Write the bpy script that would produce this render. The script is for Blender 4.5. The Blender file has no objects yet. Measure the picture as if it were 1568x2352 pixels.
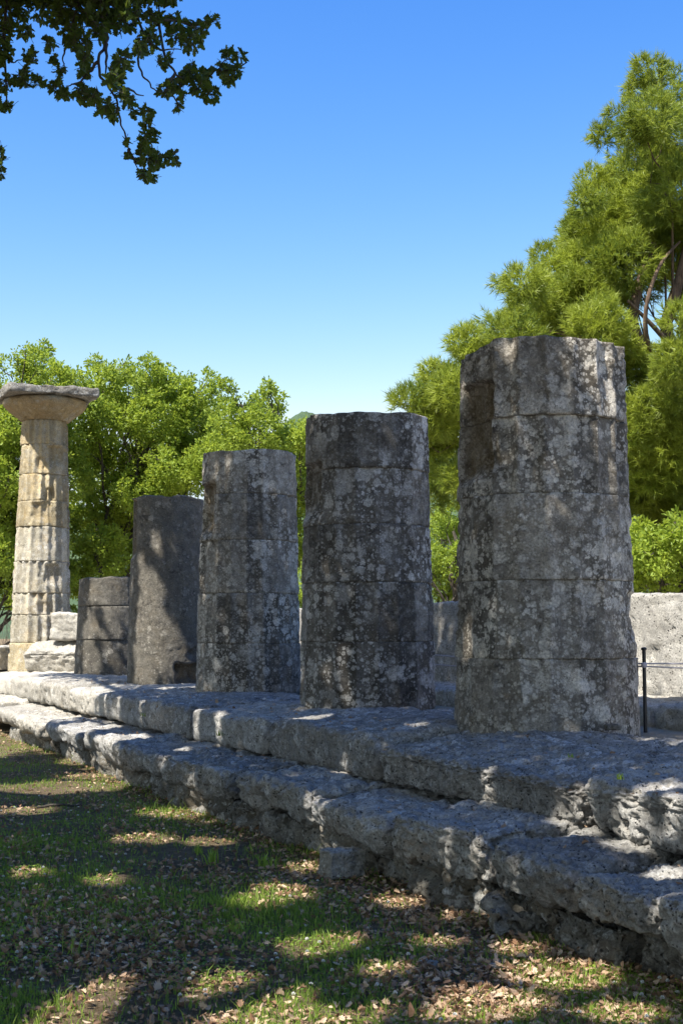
import bpy, math, random
import numpy as np
from mathutils import Vector, Matrix

# ------------------------------------------------------------------ camera, light, exposure
SC = bpy.context.scene
COL = SC.collection
F, CX, CY, YH = 3100.0, 784.0, 1176.0, 1450.0        # focal length and optical centre on a 1568 x 2352 picture
EYE = 1.37
GZ = -.10                                             # level of the ground in front of the steps
PITCH = math.atan((YH - CY) / F)
cam_d = bpy.data.cameras.new('camera')
cam_d.sensor_fit = 'VERTICAL'; cam_d.sensor_height = 36.0; cam_d.lens = F / 2352.0 * 36.0
cam_d.clip_start = 0.05; cam_d.clip_end = 4000
cam = bpy.data.objects.new('camera', cam_d); COL.objects.link(cam)
cam.location = (0, 0, EYE); cam.rotation_euler = (math.pi / 2 + PITCH, 0, 0)
SC.camera = cam
cam_d.dof.use_dof = True; cam_d.dof.focus_distance = 11.5; cam_d.dof.aperture_fstop = 13.0

SUN_EL, SUN_AZ = math.radians(57), math.radians(222)   # azimuth measured clockwise from +Y
SUN = Vector((math.sin(SUN_AZ) * math.cos(SUN_EL), math.cos(SUN_AZ) * math.cos(SUN_EL), math.sin(SUN_EL)))
sun_d = bpy.data.lights.new('sun', 'SUN'); sun_d.energy = 4.4; sun_d.angle = math.radians(0.5); sun_d.color = (1.0, 0.94, 0.84)
sun = bpy.data.objects.new('sun', sun_d); COL.objects.link(sun)
sun.rotation_euler = SUN.to_track_quat('Z', 'Y').to_euler(); sun.location = (-20, -20, 40)
W = bpy.data.worlds.new('World'); SC.world = W; W.use_nodes = True
wn = W.node_tree.nodes; wl = W.node_tree.links
sky = wn.new('ShaderNodeTexSky'); sky.sky_type = 'NISHITA'; sky.sun_disc = False
sky.sun_elevation = SUN_EL; sky.sun_rotation = SUN_AZ
sky.altitude = 100; sky.air_density = 1.0; sky.dust_density = 0.9; sky.ozone_density = 1.0
sep_ = wn.new('ShaderNodeSeparateColor'); com_ = wn.new('ShaderNodeCombineColor'); wl.new(sky.outputs[0], sep_.inputs[0])
for i_, (p_, k_, c_) in enumerate(((2.4, .060, 3.0), (1.5, .118, 4.1), (.55, .47, 4.5))):      # colour response of the photograph's blue sky
    lo_ = wn.new('ShaderNodeMath'); lo_.operation = 'MINIMUM'; lo_.inputs[1].default_value = c_; wl.new(sep_.outputs[i_], lo_.inputs[0])
    pw_ = wn.new('ShaderNodeMath'); pw_.operation = 'POWER'; pw_.inputs[1].default_value = p_; wl.new(lo_.outputs[0], pw_.inputs[0])
    ml_ = wn.new('ShaderNodeMath'); ml_.operation = 'MULTIPLY'; ml_.inputs[1].default_value = k_ * 8.6; wl.new(pw_.outputs[0], ml_.inputs[0])
    wl.new(ml_.outputs[0], com_.inputs[i_])
wl.new(com_.outputs[0], wn['Background'].inputs[0]); wn['Background'].inputs[1].default_value = 0.05
SC.view_settings.view_transform = 'Standard'; SC.view_settings.look = 'None'
SC.view_settings.exposure = 1.3; SC.view_settings.gamma = 1.0; SC.view_settings.use_curve_mapping = False
SC.cycles.use_denoising = True
SC.cycles.max_bounces = 8; SC.cycles.transparent_max_bounces = 4

rng = np.random.default_rng(7)
random.seed(7)

# ------------------------------------------------------------------ the temple's own axes
PHI = math.atan(1.28 / 2.83)
RV = np.array([-math.sin(PHI), math.cos(PHI), 0.0])     # along the row, away from the camera
NV = np.array([math.cos(PHI), math.sin(PHI), 0.0])      # into the temple
ROW_ROT = math.atan2(-RV[1], -RV[0])                    # local x = -RV, local y = NV
def tl(t, L, z=0.0): return RV * t + NV * L + np.array([0, 0, z])
def ray(px, py):
    x = (px - CX) / F; y = (CY - py) / F
    c, s = math.cos(PITCH), math.sin(PITCH)
    return np.array([x, c - y * s, s + y * c])
def at(px, py, Y):
    d = ray(px, py); return d * (Y / d[1]) + np.array([0, 0, EYE])
def at_z(px, py, z):
    d = ray(px, py); return d * ((z - EYE) / d[2]) + np.array([0, 0, EYE])

# ------------------------------------------------------------------ noise
_perm = np.random.default_rng(3).permutation(256); _perm = np.concatenate([_perm, _perm, _perm])
_g = np.random.default_rng(4).normal(size=(256, 3)); _g /= np.linalg.norm(_g, axis=1)[:, None]
def perlin(P):
    P = np.asarray(P, float); I = np.floor(P).astype(int); f = P - I; I &= 255
    u = f * f * f * (f * (f * 6 - 15) + 10)
    out = np.zeros(len(P))
    for dx in (0, 1):
        wx = u[:, 0] if dx else 1 - u[:, 0]
        for dy in (0, 1):
            wy = u[:, 1] if dy else 1 - u[:, 1]
            for dz in (0, 1):
                wz = u[:, 2] if dz else 1 - u[:, 2]
                h = _perm[_perm[_perm[I[:, 0] + dx] + I[:, 1] + dy] + I[:, 2] + dz]
                g = _g[h]
                out += wx * wy * wz * (g[:, 0] * (f[:, 0] - dx) + g[:, 1] * (f[:, 1] - dy) + g[:, 2] * (f[:, 2] - dz))
    return out * 1.5
def fbm(P, freq, octv=3, gain=0.5):
    a, s = 1.0, 0.0; P = np.asarray(P) * freq
    for _ in range(octv):
        s = s + a * perlin(P); P = P * 2.03 + 17.7; a *= gain
    return s
def smooth(a, b, x):
    t = np.clip((x - a) / (b - a), 0, 1); return t * t * (3 - 2 * t)

# ------------------------------------------------------------------ mesh helpers
def mesh_np(name, V, Fc, mat=None, smooth_shade=True, attrs=None):
    """V (n,3); Fc: list of (m,k) integer arrays, one for each face size"""
    me = bpy.data.meshes.new(name)
    V = np.asarray(V, np.float32)
    me.vertices.add(len(V)); me.vertices.foreach_set('co', V.ravel())
    Fc = [np.asarray(f, np.int32) for f in Fc if len(f)]
    nl = sum(f.size for f in Fc); nf = sum(len(f) for f in Fc)
    me.loops.add(nl); me.loops.foreach_set('vertex_index', np.concatenate([f.ravel() for f in Fc]))
    tot = np.concatenate([np.full(len(f), f.shape[1], np.int32) for f in Fc])
    me.polygons.add(nf); me.polygons.foreach_set('loop_start', np.concatenate([[0], np.cumsum(tot)[:-1]]).astype(np.int32))
    me.update(calc_edges=True)
    me.polygons.foreach_set('use_smooth', np.full(nf, smooth_shade))
    if attrs:
        for k, v in attrs.items():
            a = me.attributes.new(k, 'FLOAT', 'POINT'); a.data.foreach_set('value', np.asarray(v, np.float32))
    if mat: me.materials.append(mat)
    me.validate()
    return me
def link(name, me, parent=None, loc=(0, 0, 0), rotz=0.0):
    o = bpy.data.objects.new(name, me); COL.objects.link(o)
    o.location = loc; o.rotation_euler = (0, 0, rotz)
    if parent: o.parent = parent
    return o
def tag(o, label=None, cat=None, group=None, kind=None):
    if label: o['label'] = label
    if cat: o['category'] = cat
    if group: o['group'] = group
    if kind: o['kind'] = kind
    return o
def empty(name, loc, label, cat, group=None, rotz=0.0):
    o = bpy.data.objects.new(name, None); COL.objects.link(o)
    o.location = loc; o.rotation_euler = (0, 0, rotz); o.empty_display_size = 0.2
    return tag(o, label, cat, group)
def grid_faces(nu, nv, wrap_u=False):
    u = np.arange(nu if wrap_u else nu - 1); v = np.arange(nv - 1)
    U, Vv = np.meshgrid(u, v, indexing='ij'); U2 = (U + 1) % nu
    return np.stack([U * nv + Vv, U2 * nv + Vv, U2 * nv + Vv + 1, U * nv + Vv + 1], -1).reshape(-1, 4)

# ------------------------------------------------------------------ materials
class NT:
    def __init__(s, name):
        s.m = bpy.data.materials.new(name); s.m.use_nodes = True
        s.t = s.m.node_tree; s.n = s.t.nodes; s.b = s.n['Principled BSDF']; s.out = s.n['Material Output']
    def add(s, typ, **kw):
        n = s.n.new(typ)
        for k, v in kw.items():
            if k.startswith('i_'):
                n.inputs[k[2:].replace('_', ' ')].default_value = v
            else: setattr(n, k, v)
        return n
    def L(s, a, b): s.t.links.new(a, b)
    def noise(s, vec, scale, detail=4, rough=0.55, dist=0.0):
        n = s.add('ShaderNodeTexNoise'); n.inputs['Scale'].default_value = scale; n.inputs['Detail'].default_value = detail
        n.inputs['Roughness'].default_value = rough; n.inputs['Distortion'].default_value = dist
        if vec: s.L(vec, n.inputs['Vector'])
        return n.outputs['Fac']
    def vor(s, vec, scale, feature='F1', rnd=1.0):
        n = s.add('ShaderNodeTexVoronoi'); n.feature = feature; n.inputs['Scale'].default_value = scale
        n.inputs['Randomness'].default_value = rnd
        s.L(vec, n.inputs['Vector']); return n
    def ramp(s, fac, stops):
        r = s.add('ShaderNodeValToRGB'); s.L(fac, r.inputs[0]); e = r.color_ramp.elements
        while len(e) > 1: e.remove(e[-1])
        for i, (p, c) in enumerate(stops):
            el = e[0] if i == 0 else e.new(p)
            el.position = p; el.color = (c, c, c, 1) if isinstance(c, (int, float)) else (*c, 1)
        return r.outputs[0]
    def mix(s, fac, a, b, mode='MIX'):
        n = s.add('ShaderNodeMix'); n.data_type = 'RGBA'; n.blend_type = mode
        for sock, v in ((n.inputs[0], fac), (n.inputs[6], a), (n.inputs[7], b)):
            if isinstance(v, (int, float)): sock.default_value = v
            elif isinstance(v, tuple): sock.default_value = (*v, 1)
            else: s.L(v, sock)
        return n.outputs[2]
    def math(s, op, a, b=0.0, clamp=False):
        n = s.add('ShaderNodeMath'); n.operation = op; n.use_clamp = clamp
        for sock, v in ((n.inputs[0], a), (n.inputs[1], b)):
            if isinstance(v, (int, float)): sock.default_value = v
            else: s.L(v, sock)
        return n.outputs[0]
    def attr(s, name):
        n = s.add('ShaderNodeAttribute'); n.attribute_name = name; return n.outputs['Fac']
    def coords(s):
        tc = s.add('ShaderNodeTexCoord'); oi = s.add('ShaderNodeObjectInfo')
        v = s.add('ShaderNodeVectorMath'); v.operation = 'MULTIPLY_ADD'
        cmb = s.add('ShaderNodeCombineXYZ')
        for i in range(3): s.L(oi.outputs['Random'], cmb.inputs[i])
        s.L(cmb.outputs[0], v.inputs[0]); v.inputs[1].default_value = (37.0, 53.0, 71.0)
        s.L(tc.outputs['Object'], v.inputs[2])
        return v.outputs[0], oi.outputs['Random']
    def bump(s, h, strength, dist, prev=None):
        b = s.add('ShaderNodeBump'); b.inputs['Strength'].default_value = strength; b.inputs['Distance'].default_value = dist
        s.L(h, b.inputs['Height'])
        if prev: s.L(prev, b.inputs['Normal'])
        return b.outputs[0]

def stone(name, lo, hi, lich=0.5, lich_col=(.42, .42, .40), dark=0.3, ochre=(.30, .21, .10), pits=0.5, pit_scale=55, warm=0.25, white=0.3):
    """weathered shelly limestone: mottled base, crusts of grey lichen, black spots, pores, worn ochre where attribute 'fresh' is high"""
    s = NT(name); vec, rnd = s.coords()
    big = s.noise(vec, 1.7, 5, .6); mid = s.noise(vec, 9, 6, .65); fine = s.noise(vec, 60, 6, .8)
    base = s.mix(s.ramp(mid, [(.3, 0.0), (.7, 1.0)]), lo, hi)
    tone = s.ramp(big, [(.3, .72), (.7, 1.22)])
    base = s.mix(1.0, base, tone, 'MULTIPLY')
    base = s.mix(s.math('MULTIPLY', s.ramp(s.noise(vec, 3.1, 4, .6), [(.5, 0.0), (.72, 1.0)]), warm), base, ochre)
    # broad soft weathering crust, paler than the stone
    soft = s.ramp(s.noise(vec, 5.5, 9, .72, .4), [(.44, 0.0), (.66, 1.0)])
    base = s.mix(s.math('MULTIPLY', soft, .18 + .28 * lich), base, tuple(c * .72 for c in lich_col))
    # black crust
    if dark > 0:
        dk = s.ramp(s.math('ADD', s.noise(vec, 11, 9, .75, .5), s.math('MULTIPLY', s.math('SUBTRACT', big, .5), .6)), [(.62 - .1 * dark, 0.0), (.72 - .1 * dark, 1.0)])
        base = s.mix(s.math('MULTIPLY', dk, .7), base, (.04, .037, .034))
    # random tone per flute face: weathering, widened to stand in for weak flute shading
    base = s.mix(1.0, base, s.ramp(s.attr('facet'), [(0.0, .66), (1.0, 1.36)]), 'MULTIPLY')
    base = s.mix(1.0, base, s.ramp(rnd, [(0.0, .80), (1.0, 1.20)]), 'MULTIPLY')
    # lichen: rounded rosettes of several sizes with frayed rims
    for sc_, th, st, q in ((5.5, .27, .75, .6), (11, .30, .9, .8), (24, .30, .8, .8), (50, .32, .7, .6)):
        w = s.add('ShaderNodeVectorMath'); w.operation = 'MULTIPLY_ADD'
        nz = s.add('ShaderNodeTexNoise'); nz.inputs['Scale'].default_value = sc_ * 1.9; nz.inputs['Detail'].default_value = 8; nz.inputs['Roughness'].default_value = .72; s.L(vec, nz.inputs['Vector'])
        s.L(nz.outputs['Color'], w.inputs[0]); w.inputs[1].default_value = (.95 / sc_,) * 3; s.L(vec, w.inputs[2])
        v = s.vor(w.outputs[0], sc_)
        sep = s.add('ShaderNodeSeparateColor'); s.L(v.outputs['Color'], sep.inputs[0])
        keep = s.math('LESS_THAN', sep.outputs[0], lich * q)
        zone = s.ramp(s.noise(vec, 1.9, 4, .6), [(.36, .15), (.62, 1.0)])
        size = s.math('MULTIPLY_ADD', sep.outputs[1], .34); s.n[-1].inputs[2].default_value = th * .8
        rim = s.math('SUBTRACT', size, v.outputs['Distance'])
        m = s.ramp(s.math('MULTIPLY_ADD', rim, 7.0), [(0.0, 0.0), (.8, 1.0)])
        m = s.math('MULTIPLY', s.math('MULTIPLY', m, keep), s.math('MULTIPLY', zone, st))
        m = s.math('MULTIPLY', m, s.ramp(fine, [(.30, .3), (.52, 1.0)]))
        lc = s.mix(sep.outputs[2], tuple(c * .75 for c in lich_col), tuple(c * (1.25 if white else .9) for c in lich_col))
        base = s.mix(m, base, lc)
    fr = s.attr('fresh')
    och = s.mix(s.ramp(mid, [(.3, 0.0), (.7, 1.0)]), tuple(c * .6 for c in ochre), ochre)
    base = s.mix(fr, base, och)
    # grain and pores
    base = s.mix(.8, base, s.ramp(fine, [(.28, .35), (.72, 1.6)]), 'MULTIPLY')
    pv = s.vor(vec, pit_scale); pit = s.ramp(s.math('ADD', pv.outputs['Distance'], s.math('MULTIPLY', s.noise(vec, pit_scale * .35, 3), .6)), [(.40, 1.0), (.52, 0.0)])
    base = s.mix(s.math('MULTIPLY', pit, pits), base, tuple(c * .22 for c in lo))
    s.L(base, s.b.inputs['Base Color'])
    s.b.inputs['Roughness'].default_value = .93; s.b.inputs['Specular IOR Level'].default_value = .2
    h = s.math('SUBTRACT', s.math('MULTIPLY', fine, .8), s.math('MULTIPLY', pit, pits))
    n1 = s.bump(mid, .7, .03); n2 = s.bump(h, 1.0, .022, n1)
    s.L(n2, s.b.inputs['Normal'])
    return s.m

M = {}
M['column'] = stone('dark_lichen_limestone', (.105, .093, .077), (.24, .215, .175), lich=.72, dark=.32, lich_col=(.66, .62, .545), ochre=(.22, .165, .09))
M['column_dark'] = stone('blackened_limestone', (.064, .058, .05), (.175, .157, .13), lich=.54, dark=.5, lich_col=(.60, .58, .54), ochre=(.16, .13, .085))
M['column_mono'] = stone('grey_brown_limestone', (.095, .088, .078), (.20, .185, .155), lich=.2, dark=.5, lich_col=(.34, .32, .28), pits=.7, ochre=(.24, .18, .10))
M['column_pale'] = stone('pale_grey_fluted_limestone', (.26, .235, .18), (.48, .44, .35), lich=.5, dark=.2, lich_col=(.52, .50, .45), ochre=(.44, .33, .19), warm=.4, pits=.6, pit_scale=38)
M['column_warm'] = stone('warm_limestone', (.31, .255, .155), (.48, .41, .28), lich=.35, dark=.12, lich_col=(.46, .43, .36), ochre=(.44, .31, .13), warm=.5, pits=.5, pit_scale=38)
M['capital'] = stone('capital_limestone', (.30, .235, .135), (.46, .375, .23), lich=.3, dark=.15, lich_col=(.42, .40, .35), ochre=(.40, .25, .11), warm=.5)
M['abacus'] = stone('grey_abacus_limestone', (.17, .16, .145), (.34, .32, .29), lich=.5, dark=.45)
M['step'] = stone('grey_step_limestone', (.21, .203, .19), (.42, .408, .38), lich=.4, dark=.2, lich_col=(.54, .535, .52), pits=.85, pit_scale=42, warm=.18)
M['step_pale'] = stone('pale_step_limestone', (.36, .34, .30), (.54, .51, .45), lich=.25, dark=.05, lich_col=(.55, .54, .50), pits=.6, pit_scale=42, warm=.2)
M['rubble'] = stone('dark_foundation_stone', (.13, .122, .105), (.27, .25, .21), lich=.35, dark=.35, pits=.8, pit_scale=30, ochre=(.22, .15, .07), warm=.4)
M['wall'] = stone('pale_porous_limestone', (.44, .425, .39), (.60, .58, .54), lich=.15, dark=.0, lich_col=(.55, .53, .48), pits=1.0, pit_scale=34, warm=.1)

def plain(name, col, rough=.6, metal=0.0):
    s = NT(name); s.b.inputs['Base Color'].default_value = (*col, 1); s.b.inputs['Roughness'].default_value = rough; s.b.inputs['Metallic'].default_value = metal
    tc = s.add('ShaderNodeTexCoord'); f = s.noise(tc.outputs['Object'], 40, 4)
    s.L(s.mix(1.0, col, s.ramp(f, [(.2, .7), (.8, 1.25)]), 'MULTIPLY'), s.b.inputs['Base Color'])
    return s.m
M['iron'] = plain('black_painted_iron', (.012, .013, .016), .45)
M['rope'] = plain('pale_rope', (.42, .40, .44), .9)

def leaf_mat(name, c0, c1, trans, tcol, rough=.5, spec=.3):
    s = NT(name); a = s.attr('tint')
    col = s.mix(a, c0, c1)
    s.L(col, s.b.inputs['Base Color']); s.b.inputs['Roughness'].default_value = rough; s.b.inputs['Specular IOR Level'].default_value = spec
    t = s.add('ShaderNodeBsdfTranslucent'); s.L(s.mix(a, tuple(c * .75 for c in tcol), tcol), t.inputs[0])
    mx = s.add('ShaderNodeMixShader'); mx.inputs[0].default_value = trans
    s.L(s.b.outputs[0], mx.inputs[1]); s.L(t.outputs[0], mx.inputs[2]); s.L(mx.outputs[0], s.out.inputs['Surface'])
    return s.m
M['oak_leaf'] = leaf_mat('spring_oak_leaf', (.13, .205, .024), (.31, .40, .06), .44, (.48, .58, .07))
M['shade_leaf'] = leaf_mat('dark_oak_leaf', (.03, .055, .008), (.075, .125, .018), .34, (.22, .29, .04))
M['pine_needle'] = leaf_mat('pine_needle', (.05, .10, .012), (.35, .41, .06), .34, (.46, .54, .06), .45)
M['grass'] = leaf_mat('grass_blade', (.09, .17, .025), (.28, .38, .06), .38, (.34, .48, .06))
M['litter'] = leaf_mat('dry_oak_leaf', (.22, .125, .07), (.62, .47, .33), .15, (.44, .30, .17), .7, .2)
M['dry_twig'] = leaf_mat('dry_twig', (.10, .075, .06), (.25, .20, .17), .05, (.2, .15, .1), .8)
M['clover_flower'] = leaf_mat('white_petal', (.62, .62, .58), (.80, .80, .76), .2, (.7, .7, .66))
def bark(name, c0, c1):
    s = NT(name); tc = s.add('ShaderNodeTexCoord'); mp = s.add('ShaderNodeMapping'); mp.inputs['Scale'].default_value = (1, 1, .25)
    s.L(tc.outputs['Object'], mp.inputs[0]); n = s.noise(mp.outputs[0], 14, 6, .7, .5)
    s.L(s.mix(s.ramp(n, [(.35, 0.0), (.65, 1.0)]), c0, c1), s.b.inputs['Base Color']); s.b.inputs['Roughness'].default_value = .95
    s.L(s.bump(n, .8, .03), s.b.inputs['Normal']); return s.m
M['oak_bark'] = bark('oak_bark', (.03, .025, .02), (.10, .085, .065))
M['pine_bark'] = bark('pine_bark', (.05, .032, .022), (.19, .13, .09))

# ------------------------------------------------------------------ stone builders
def drum_mesh(name, mat, r0, r1, z0, z1, res, rot, fdepth, seed, feats=(), rough=1.0, top_drop=None, nfl=20):
    """one fluted drum, radius r0 at z0 to r1 at z1; feats carve it: (angle0, angle1, z0, z1, depth, fresh)"""
    nth = max(60, int(2 * math.pi * max(r0, r1) / res)); nz = max(6, int((z1 - z0) / res))
    th = np.linspace(0, 2 * math.pi, nth, endpoint=False); zz = np.linspace(z0, z1, nz)
    T, Z = np.meshgrid(th, zz, indexing='ij'); T = T.ravel(); Z = Z.ravel()
    so = np.array([seed * 3.17, seed * 1.31, seed * 7.7])
    R = r0 + (r1 - r0) * (Z - z0) / (z1 - z0)
    P = np.stack([R * np.cos(T), R * np.sin(T), Z], 1) + so
    x = ((T + rot) * nfl / (2 * math.pi)) % 1.0 - .5
    keep = np.clip(.66 + fbm(P, 1.1, 2) * .8, .18, 1.0)
    r = R - fdepth * keep * (1 - 4 * x * x) - fdepth * .25 * (1 - keep)
    arris = np.clip(1 - (0.5 - np.abs(x)) * 7, 0, 1)
    r -= arris * fdepth * .35 * smooth(-.1, .35, fbm(P, 7, 2))
    r += rough * (.003 * fbm(P, 2.3, 3) + .0035 * fbm(P, 11, 3) - .006 * smooth(.25, .6, fbm(P, 23, 2)))
    chip = smooth(.28, .5, fbm(P + 50, 2.2, 3)); r -= rough * .007 * chip
    ed = np.minimum(Z - z0, z1 - Z)
    wear = np.clip(.0005 + .012 * fbm(P + 9, 3.3, 3), .0005, .022)
    r -= wear * np.exp(-ed / (wear * .9 + .004))
    big = smooth(.40, .6, fbm(np.stack([P[:, 0], P[:, 1], P[:, 2] * .4], 1) + 31, 2.6, 2)) * np.exp(-ed / .05); r -= .018 * big * rough
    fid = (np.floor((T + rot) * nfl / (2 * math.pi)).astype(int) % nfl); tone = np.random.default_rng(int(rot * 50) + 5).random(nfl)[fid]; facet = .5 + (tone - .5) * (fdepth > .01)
    fresh = np.zeros(len(r))
    for (a0, a1, fz0, fz1, dep, fr) in feats:
        da = (T - (a0 + a1) / 2 + math.pi) % (2 * math.pi) - math.pi; hw = (a1 - a0) / 2
        wob = .035 * fbm(P, 4, 3)
        m = smooth(0, .05, (hw - np.abs(da)) * R + wob) * smooth(0, .16, Z - fz0 + wob) * smooth(0, .035, fz1 - Z + wob)
        r -= dep * m * (1 + .25 * fbm(P, 6, 3)); fresh = np.maximum(fresh, fr * m)
    Zo = Z.copy()
    if top_drop is not None:
        k = smooth(z1 - .35, z1, Z); Zo = Z - k * top_drop(T, P)
    V = np.stack([r * np.cos(T), r * np.sin(T), Zo], 1)
    Fq = [grid_faces(nth, nz, True)]
    # caps
    fv, fres, ffac = [V], [fresh], [facet]; n0 = len(V)
    for zi, flip in ((0, True), (nz - 1, False)):
        ringi = np.arange(nth) * nz + zi; prev = ringi
        for k in (.86, .6, .3):
            ring = V[ringi] * np.array([k, k, 1]); pr = ring + so
            ring[:, 2] += (.012 * fbm(pr, 4, 3) + (.01 if not flip else -.0)) * rough * (1 if not flip else 0)
            fv.append(ring); fres.append(np.zeros(nth)); idx = np.arange(n0, n0 + nth); n0 += nth
            q = np.stack([prev, idx, np.roll(idx, -1), np.roll(prev, -1)], 1)
            Fq.append(q[:, ::-1] if not flip else q); prev = idx
        fv.append(np.array([[0, 0, V[ringi, 2].mean()]])); fres.append(np.zeros(1))
        tri = np.stack([prev, np.full(nth, n0), np.roll(prev, -1)], 1); n0 += 1
        Fq.append(tri[:, ::-1] if not flip else tri)
    quads = np.concatenate([f for f in Fq if f.shape[1] == 4]); tris = np.concatenate([f for f in Fq if f.shape[1] == 3])
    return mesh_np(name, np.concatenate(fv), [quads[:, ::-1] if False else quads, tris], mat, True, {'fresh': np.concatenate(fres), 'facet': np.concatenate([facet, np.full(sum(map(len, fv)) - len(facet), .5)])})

def rock_mesh(name, mat, sx, sy, sz, res, rad, seed, amp=(.03, .015, .008), under=0.0, topslope=0.0, shape=None, ncut=0):
    """an eroded block sx x sy x sz about its centre: rounded box pushed in and out by noise"""
    n = [max(3, int(d / res) + 1) for d in (sx, sy, sz)]; h = np.array([sx, sy, sz]) / 2
    lins = [np.linspace(-h[i], h[i], n[i]) for i in range(3)]
    vs, fs, off = [], [], 0
    for ax in range(3):
        a, b = [(1, 2), (2, 0), (0, 1)][ax]
        A, B = np.meshgrid(lins[a], lins[b], indexing='ij')
        for sgn in (-1, 1):
            V = np.zeros((A.size, 3)); V[:, ax] = sgn * h[ax]; V[:, a] = A.ravel(); V[:, b] = B.ravel()
            f = grid_faces(n[a], n[b]); f = f if sgn > 0 else f[:, ::-1]
            vs.append(V); fs.append(f + off); off += len(V)
    V = np.concatenate(vs); Fq = np.concatenate(fs)
    key = np.round(V / (res * .01)).astype(np.int64)
    _, first, inv = np.unique(key, axis=0, return_index=True, return_inverse=True)
    V = V[first]; Fq = inv.ravel()[Fq]
    so = np.array([seed * 5.3, seed * 2.9, seed * 1.7]); P = V + so
    rr = np.minimum(rad * (1 + .55 * fbm(P, 1.4, 2)), h.min() * .95)[:, None]
    q = np.clip(V, -(h - rr), h - rr); d = V - q; ln = np.linalg.norm(d, axis=1, keepdims=True)
    nrm = np.where(ln > 1e-6, d / np.maximum(ln, 1e-6), 0)
    # flat parts keep their face normal
    V = q + nrm * np.minimum(ln, rr)
    V = np.where(ln > 1e-6, q + nrm * rr, V)
    cr = np.random.default_rng(int(seed * 10) + 1)
    for _ in range(ncut):                                # broken edges: slices off the front corners
        sx_, sz_ = cr.choice([-1, 1]), cr.choice([-1, 1, 1]); e = cr.random() < .5
        nv = np.array([sx_ * cr.uniform(.5, 1.2) if e else cr.uniform(-.25, .25), -cr.uniform(.6, 1.2), sz_ * cr.uniform(.2, 1.3)]); nv /= np.linalg.norm(nv)
        pt = np.array([sx_ * h[0] if e else cr.uniform(-.7, .7) * h[0], -h[1], sz_ * h[2]]); dcut = (V - pt) @ nv + cr.uniform(.0, .05) + .02 * fbm(V + so, 5, 2)
        if not e: dcut = dcut - np.abs(V[:, 0] - pt[0]) * .22
        V = V - nv * np.maximum(dcut, 0)[:, None]
    P = V + so
    disp = amp[0] * fbm(P, 1.6, 3) + amp[1] * fbm(P, 6, 3) - amp[2] * 1.6 * smooth(.05, .5, fbm(P, 19, 3)) - amp[1] * 1.2 * smooth(.2, .55, fbm(P * np.array([1, 1, 2.2]) + 40, 3.2, 2))
    disp -= amp[2] * 1.1 * smooth(.0, .5, fbm(P, 33, 2)) - amp[2] * .35 * fbm(P, 55, 1)
    V = V + nrm * disp[:, None]
    zr = (V[:, 2] + h[2]) / sz
    if under: V[:, 1] += under * (1 - smooth(0, .55, zr)) * np.where(V[:, 1] < 0, 1, 0) * (1 + .8 * fbm(P, 2.5, 2))
    if topslope: V[:, 2] -= topslope * smooth(.4, 1, zr) * smooth(-.05, 1, -V[:, 1] / h[1])
    if shape is not None: V = shape(V, P)
    return mesh_np(name, V, [Fq], mat, True, {'fresh': np.zeros(len(V)), 'facet': np.full(len(V), .5)})

# ------------------------------------------------------------------ columns
DCOL = [  # axis depth, picture x of the base centre, base diameter, top diameter, base y, drum joints (picture y, top first), material
    (9.85, 1255, 1.345, 1.225, 1690, [761, 950, 1130, 1331, 1514], 'column', .0125),
    (12.6, 842.5, 1.275, 1.17, 1622, [938, 1073, 1202, 1336, 1474], 'column_dark', .016),
    (15.5, 570, 1.215, 1.10, 1592, [1027, 1132, 1239, 1362, 1478], 'column', .019),
    (18.3, 381, 1.04, .97, 1568, [1135], 'column_mono', .021),
    (21.2, 249, 1.05, .94, 1560, [1325, 1392, 1470], 'column_mono', .024),
    (24.0, 92.5, 1.13, .84, 1540, [959, 1016, 1086, 1148, 1208, 1288, 1362, 1412, 1477], 'column_warm', .022),
]
CL = ['tallest foreground column of five grey lichen spotted drums, with a square niche carved near its top',
      'blackened fluted column of five drums, second from the front of the row',
      'grey lichened column of five drums between the blackened column and the smooth monolith',
      'smooth unjointed dark column shaft with sunlit patches low on its side',
      'shortest column stump of three grey drums standing beside the sunlit blocks',
      'tall warm yellow column still carrying its capital at the far end of the row']
col_pos = []
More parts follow.
